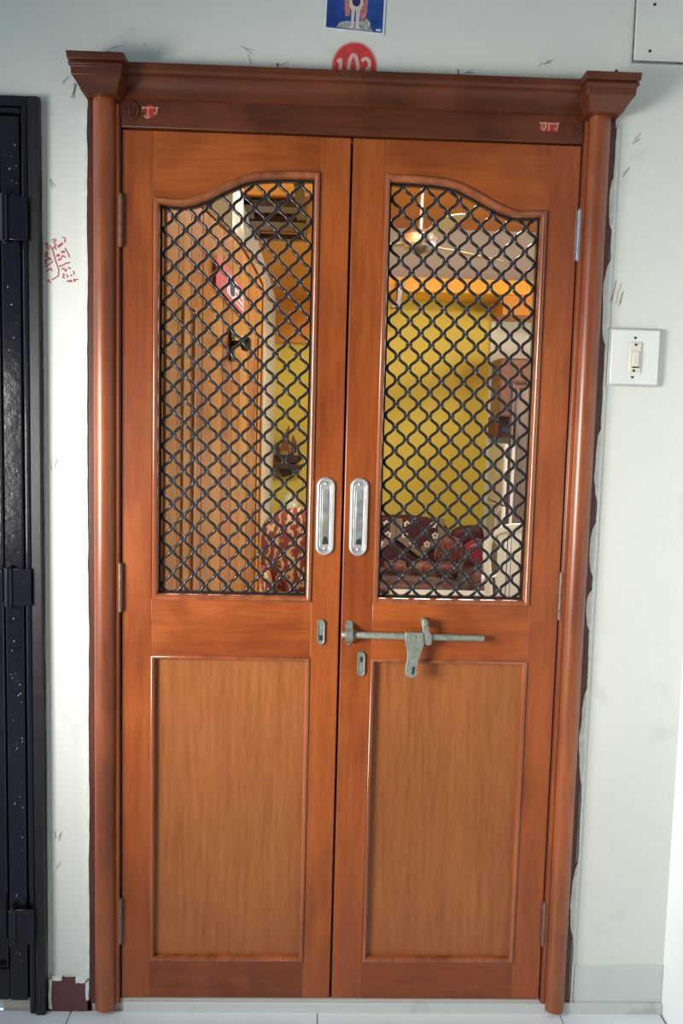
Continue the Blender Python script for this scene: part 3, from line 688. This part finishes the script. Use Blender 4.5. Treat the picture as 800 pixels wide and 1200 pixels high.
# upholstery: maroon cloth with circles and gold lace
def brocade(name, base, dot, gold, sc, seedv):
    m, nt, bs = newmat(name)
    v = coords(nt, (1,1,1)); vo = N(nt, 'ShaderNodeTexVoronoi'); vo.inputs['Scale'].default_value = sc; nt.links.new(v, vo.inputs['Vector'])
    a = ramp(nt, vo.outputs['Distance'], [(.0, dot), (.28, dot), (.34, gold), (.40, base), (.62, base), (.70, gold)]); 
    f = noise(nt, v, 60, 4, .7); b2 = ramp(nt, f, [(.50,(0,0,0)),(.62,(.8,.8,.8))])
    c = mix(nt, b2, a, gold); c = mix(nt, .35, c, base)
    nt.links.new(c, bs.inputs['Base Color']); bs.inputs['Roughness'].default_value = .55; bs.inputs['Sheen Weight'].default_value = .3
    bump(nt, bs, f, .3, .004); return m
maroon = brocade('maroon_brocade', (.055,.007,.009), (.13,.008,.008), (.15,.07,.035), 13, 0)
maroon_a = brocade('rust_brocade', (.10,.010,.008), (.17,.013,.010), (.28,.11,.045), 15, 1)
maroon_p = plain('deep_maroon_velvet', (.060,.007,.013), .6, 0, .3, 14)
lace = plain('gold_lace', (.24,.18,.11), .6, 0, .5, 120, .5)
flower_m = plain('white_embroidery', (.78,.70,.58), .6)
goldtrim = plain('gold_trim', (.45,.28,.08), .45, .1, .2, 80)
darkbase = plain('dark_sofa_base', (.022,.018,.018), .5)
def softbox(w, d, h, cuts=3, puff=.03, seed=0):
    bm = B(); bmesh.ops.create_cube(bm, size=1); bmesh.ops.subdivide_edges(bm, edges=bm.edges, cuts=cuts, use_grid_fill=True)
    for v in bm.verts:
        x, y, z = v.co*2; k = 1-.10*(x*x*y*y+y*y*z*z+x*x*z*z)
        v.co = Vector((x*w/2*k*(1+puff*(1-z*z)), y*d/2*k, z*h/2*(k+puff*4*(1-x*x)*(1-y*y))))
    return bm
def soft(name, w, d, h, loc, mat, parent=None, rot=(0,0,0), **k):
    o = obj(name, softbox(w, d, h, **k), mat, parent, loc=loc, angle=180); o.rotation_euler = rot
    m = o.modifiers.new('round', 'SUBSURF'); m.levels = 1; m.render_levels = 2; return o
sofa = empty('sofa', (.44, 4.05, 0)); tag(sofa, 'low sofa under a maroon flowered cover along the yellow wall', 'sofa')
SX0, SX1 = -.24, .50                                      # seat ends, local
obj('base', bx(SX0, SX1+.16, -.42, .40, .06, .27), darkbase, sofa, bevel=.02)
for x in (SX0+.05, SX1+.1):
    for y in (-.36, .34): obj('leg', tube(B(), [(x,y,0),(x,y,.062)], .022, 10), wood_dark, sofa)
soft('seat', SX1-SX0, .68, .15, ((SX0+SX1)/2, -.08, .335), maroon, sofa)
bk = soft('backrest', SX1-SX0+.02, .15, .42, ((SX0+SX1)/2, .26, .555), maroon_p, sofa, rot=(-.12,0,0))
soft('armrest', .16, .80, .34, (SX1+.10, -.02, .36), maroon, sofa)
soft('armrest', .14, .80, .34, (SX0-.05, -.02, .36), maroon, sofa)
# pointed lace-edged cover pieces on the backrest with embroidered flowers
def flower(bm, x, z, r, y):
    for k in range(5):
        a = 2*PI*k/5+.3; prism(bm, [(x+r*.62*math.cos(a)+r*.38*math.cos(b), z+r*.62*math.sin(a)+r*.38*math.sin(b)) for b in [2*PI*q/7 for q in range(7)]], y-.003, y)
yb_ = .165
for cx, w in ((-.075,.33),(.265,.35)):
    z1, zt = .765, .52
    hx = w/2
    cvp = B(); prism(cvp, [(cx-hx, z1),(cx-hx, zt+.10),(cx, zt-.03),(cx+hx, zt+.10),(cx+hx, z1)], yb_-.012, yb_+.02)
    cover = obj('pointed_cover', cvp, maroon_p, sofa, bevel=.004); cover['label'] = 'maroon pointed back cover with gold lace and white flowers'
    path = [(cx-hx, z1),(cx-hx, zt+.10),(cx, zt-.03),(cx+hx, zt+.10),(cx+hx, z1)]
    for wd, of, mt in ((.045, .0, lace),):
        obj('lace_border', sweep(B(), path, [(-.002,yb_-.017),(wd,yb_-.017),(wd,yb_-.011),(-.002,yb_-.011)], closed=False), mt, cover)
    for dx, dz in ((-.10,.205),(.10,.205),(-.115,.125),(.115,.125),(-.055,.06),(.055,.06)):
        bm = B(); flower(bm, cx+dx*w/.36, zt+dz, .026, yb_-.019); obj('flower', bm, flower_m, cover)
    bm = B()
    for k in range(9): flower(bm, cx-.09+.0225*k, zt+.02+abs(k-4)*.017, .009, yb_-.013)
    e_ = obj('embroidered_border', bm, flower_m, cover); e_['kind'] = 'stuff'
obj('gold_trim', tube(B(), [(SX0,-.425,.295),(SX0+.3,-.428,.288),(SX1-.2,-.428,.290),(SX1+.14,-.425,.30)], .008, 8), goldtrim, sofa)
# scatter cushions lined up on the seat
cg = 'small round cushions along the sofa seat'
for i, (x, y, z, r) in enumerate(((.30,3.80,.472,.046),(.49,3.80,.472,.046),(.67,3.80,.472,.045),(.84,3.79,.472,.045))):
    lab = ('leftmost small rust-red bolster on the front of the sofa seat','second small rust-red bolster from the left on the sofa seat','third small rust-red bolster from the left on the sofa seat','dark maroon bolster at the foot of the cushion heap')[i]
    o = obj('bolster', lathe(B(), [(.004,-.075),(r*.8,-.072),(r,-.05),(r,.05),(r*.8,.072),(.004,.075)], 18, (0,0,0), 'y'), maroon_a if i < 3 else maroon, loc=(x,y,z-.002), angle=50); tag(o, lab, 'cushion', cg)
    o.rotation_euler = (0,0,PI/2)
hg = 'cushions heaped at the right end of the sofa'
for x, y, z, w, h, mt, rot, lab in ((.87,3.90,.575,.18,.20,maroon_a,(.25,.2,.1),'rust-red patterned cushion leaning in the middle of the heap'),
        (1.03,3.72,.60,.17,.15,plain('crimson_silk',(.17,.012,.035),.4,0,.2,20),(.2,-.3,.1),'plain crimson cushion at the front of the heap'),
        (1.02,4.02,.66,.24,.16,maroon_p,(.2,-.15,0),'deep maroon cushion at the back top of the heap'),
        (1.075,3.88,.60,.14,.12,maroon_a,(.1,.45,0),'small rust cushion slanting over the right armrest')):
    o = soft('cushion', w, .10, h, (x,y,z), mt, None, rot); tag(o, lab, 'cushion', hg)
# low white table
tb = empty('coffee_table', (.71, 3.07, 0)); tag(tb, 'low white-topped table in front of the sofa', 'table')
wt = plain('white_table_top', (.76,.75,.70), .25, 0, .03, 5)
obj('tabletop', prism(B(), [(-.31,.395),(.31,.395),(.31,.42),(-.31,.42)], -.19, .19), wt, tb, bevel=.012)
for x in (-.26,.26):
    for y in (-.15,.15): obj('leg', bx(x-.02, x+.02, y-.02, y+.02, 0, .396), wood_dark, tb, bevel=.003)

# armchair seen through the left leaf
ac = empty('armchair', (-.07, 1.98, 0), math.radians(-2)); tag(ac, 'armchair under a rust and gold brocade cover beside the open inner door', 'armchair')
striped, nt, bs = newmat('rust_gold_striped_cover')
v = coords(nt, (1,1,1)); wv = N(nt, 'ShaderNodeTexWave'); wv.bands_direction = 'X'; wv.inputs['Scale'].default_value = 6; wv.inputs['Distortion'].default_value = 9; wv.inputs['Detail'].default_value = 4; wv.inputs['Detail Scale'].default_value = 2.5; nt.links.new(v, wv.inputs['Vector'])
c = ramp(nt, wv.outputs[0], [(.2,(.17,.020,.012)),(.52,(.10,.012,.010)),(.60,(.52,.36,.20)),(.66,(.12,.015,.010)),(.85,(.30,.09,.04)),(.93,(.5,.33,.18))]); nt.links.new(c, bs.inputs['Base Color']); bs.inputs['Roughness'].default_value = .45
soft('backrest', .56, .16, .46, (0, .20, .77), striped, ac, (-.15,0,0))
soft('seat', .46, .50, .16, (0, -.05, .42), maroon_a, ac)
soft('armrest', .12, .52, .34, (-.25, -.05, .57), striped, ac)
soft('armrest', .12, .52, .34, (.25, -.05, .57), maroon_a, ac)
obj('base', bx(-.27,.27,-.28,.26,.05,.36), darkbase, ac, bevel=.02)
for x in (-.22,.22):
    for y in (-.24,.22): obj('leg', tube(B(), [(x,y,0),(x,y,.052)], .02, 8), wood_dark, ac)

# fridge, curtain, cupboard, chair at the right of the room
fg = empty('refrigerator', (1.26, 4.12, 0), math.radians(-2)); tag(fg, 'tall white refrigerator between the yellow wall and the curtain', 'refrigerator')
frm = plain('white_fridge_enamel', (.66,.68,.64), .3, 0, .02, 5)
obj('body', bx(0,.46,-.30,.30,.03,1.33), frm, fg, bevel=.012)
obj('door', bx(-.035,-.004,-.30,.30,.03,.90), frm, fg, bevel=.01)
obj('door', bx(-.035,-.004,-.30,.30,.91,1.33), frm, fg, bevel=.01)
obj('handle', tube(B(), [(-.036,-.24,.62),(-.06,-.24,.65),(-.06,-.24,.85),(-.036,-.24,.88)], .008, 8), plastic_grey, fg)
ch_ = obj('foot', bx(.03,.43,-.27,.27,0,.031), darkbase, fg)
for (x,y,z,w,d,h,mt,lab,nm,ct) in ((1.375,3.93,1.33,.10,.10,.11,plain('dark_red_tin',(.20,.01,.015),.35),'dark red tin on top of the refrigerator','tin','tin'),(1.52,3.95,1.33,.13,.13,.13,plain('dark_brown_box',(.05,.02,.015),.5),'dark brown box on top of the refrigerator','box','box')):
    if nm == 'tin':
        o = obj(nm, lathe(B(), [(w/2,0),(w/2,h*.85),(w/2*1.04,h*.86),(w/2*1.04,h),(w/4,h+.004)], 18), mt, loc=(x,y,z+.001))
    else:
        bm = bx(-w/2,w/2,-d/2,d/2,0,h*.8); box(bm, -w/2-.003,w/2+.003,-d/2-.003,d/2+.003,h*.8,h); o = obj(nm, bm, mt, loc=(x,y,z+.001), bevel=.003)
    tag(o, lab, ct)
cup = empty('wall_cupboard', (1.60, BY-.02, 1.73)); tag(cup, 'brown wall cupboard in the alcove above the refrigerator', 'cupboard')
cbm = wood('cupboard_wood','z',(.12,.055,.035),(.19,.085,.05),(.25,.11,.06),rough=.4)
obj('body', bx(-.36,.36,-.30,0,-.21,.21), cbm, cup, bevel=.004)
for k in (-1,1):
    dr = obj('door', bx(*(sorted((k*.004,k*.355))), -.32,-.301,-.20,.20), cbm, cup, bevel=.004)
    obj('handle', tube(B(), [(k*.03,-.32,-.05),(k*.03,-.345,-.04),(k*.03,-.345,.04),(k*.03,-.32,.05)], .005, 8), black, dr)
obj('shelf', bx(-.37,.36,-.28,0,-.36,-.335), plain('dark_red_shelf',(.11,.02,.015),.5), cup)
obj('shelf_back', bx(-.37,.36,-.02,0,-.335,-.211), plain('dark_red_back',(.08,.02,.015),.5), cup)
obj('bracket', bx(-.37,-.35,-.28,0,-.335,-.211), plain('dark_red_side',(.13,.02,.015),.5), cup)
cur_m = plain('grey_brown_curtain', (.16,.125,.10), .8, 0, .12, 12)
bm = B(); n = 46; rows = []
for z in (.02,.7,1.38,1.66):
    rows.append([bm.verts.new((k/n*.62, .024*math.sin(k*1.05)+.008*math.sin(k*.37+z), z)) for k in range(n+1)])
for a_, b_ in zip(rows, rows[1:]):
    for k in range(n): bm.faces.new((a_[k], a_[k+1], b_[k+1], b_[k]))
cu = obj('curtain', bm, cur_m, loc=(1.075,2.9,0), angle=180); m_ = cu.modifiers.new('s','SOLIDIFY'); m_.thickness = .004; tag(cu, 'grey-brown pleated curtain at the right edge of the room view', 'curtain')
rod = obj('curtain_rod', tube(B(), [(1.035,2.9,1.69),(1.78,2.9,1.69)], .012, 10), wood_dark); tag(rod, 'dark rod carrying the grey-brown curtain', 'curtain rod')
for x in (1.045,1.77): obj('post', tube(B(), [(x,2.9,0),(x,2.9,1.69)], .012, 8), wood_dark, rod)

pcx = empty('plastic_chair', (1.04, 2.25, 0), math.radians(150)); tag(pcx, 'white plastic chair with rounded slotted back', 'chair')
cw = plain('white_chair_plastic', (.70,.71,.64), .35, 0, .03, 8)
bm = B(); R0 = []
outl = []
for k in range(25):
    t = PI*k/24; outl.append((-.20*math.cos(t), .80+.17*math.sin(t)**.6))
bo = [(-.17,.50)]+[p for p in outl]+[(.17,.50)]
sweep(bm, bo[::-1], [(0,.18),(.035,.18),(.035,.205),(0,.205)], closed=True)
obj('back_frame', bm, cw, pcx, bevel=.004)
for x in (-.105,-.035,.035,.105): obj('back_slat', bx(x-.022, x+.022, .185, .200, .51, .945), cw, pcx, bevel=.004)
obj('seat', prism(B(), [(-.21,.42),(.21,.42),(.21,.45),(-.21,.45)], -.22, .21), cw, pcx, bevel=.012)
for x in (-1,1):
    for y in (-1,1): obj('leg', tube(B(), [(x*.18,y*.18,.425),(x*.22,y*.21,0)], [.022,.016], 8), cw, pcx)
    obj('armrest', tube(B(), [(x*.19,.18,.66),(x*.235,.05,.67),(x*.235,-.16,.65),(x*.21,-.19,.44)], .018, 8), cw, pcx)
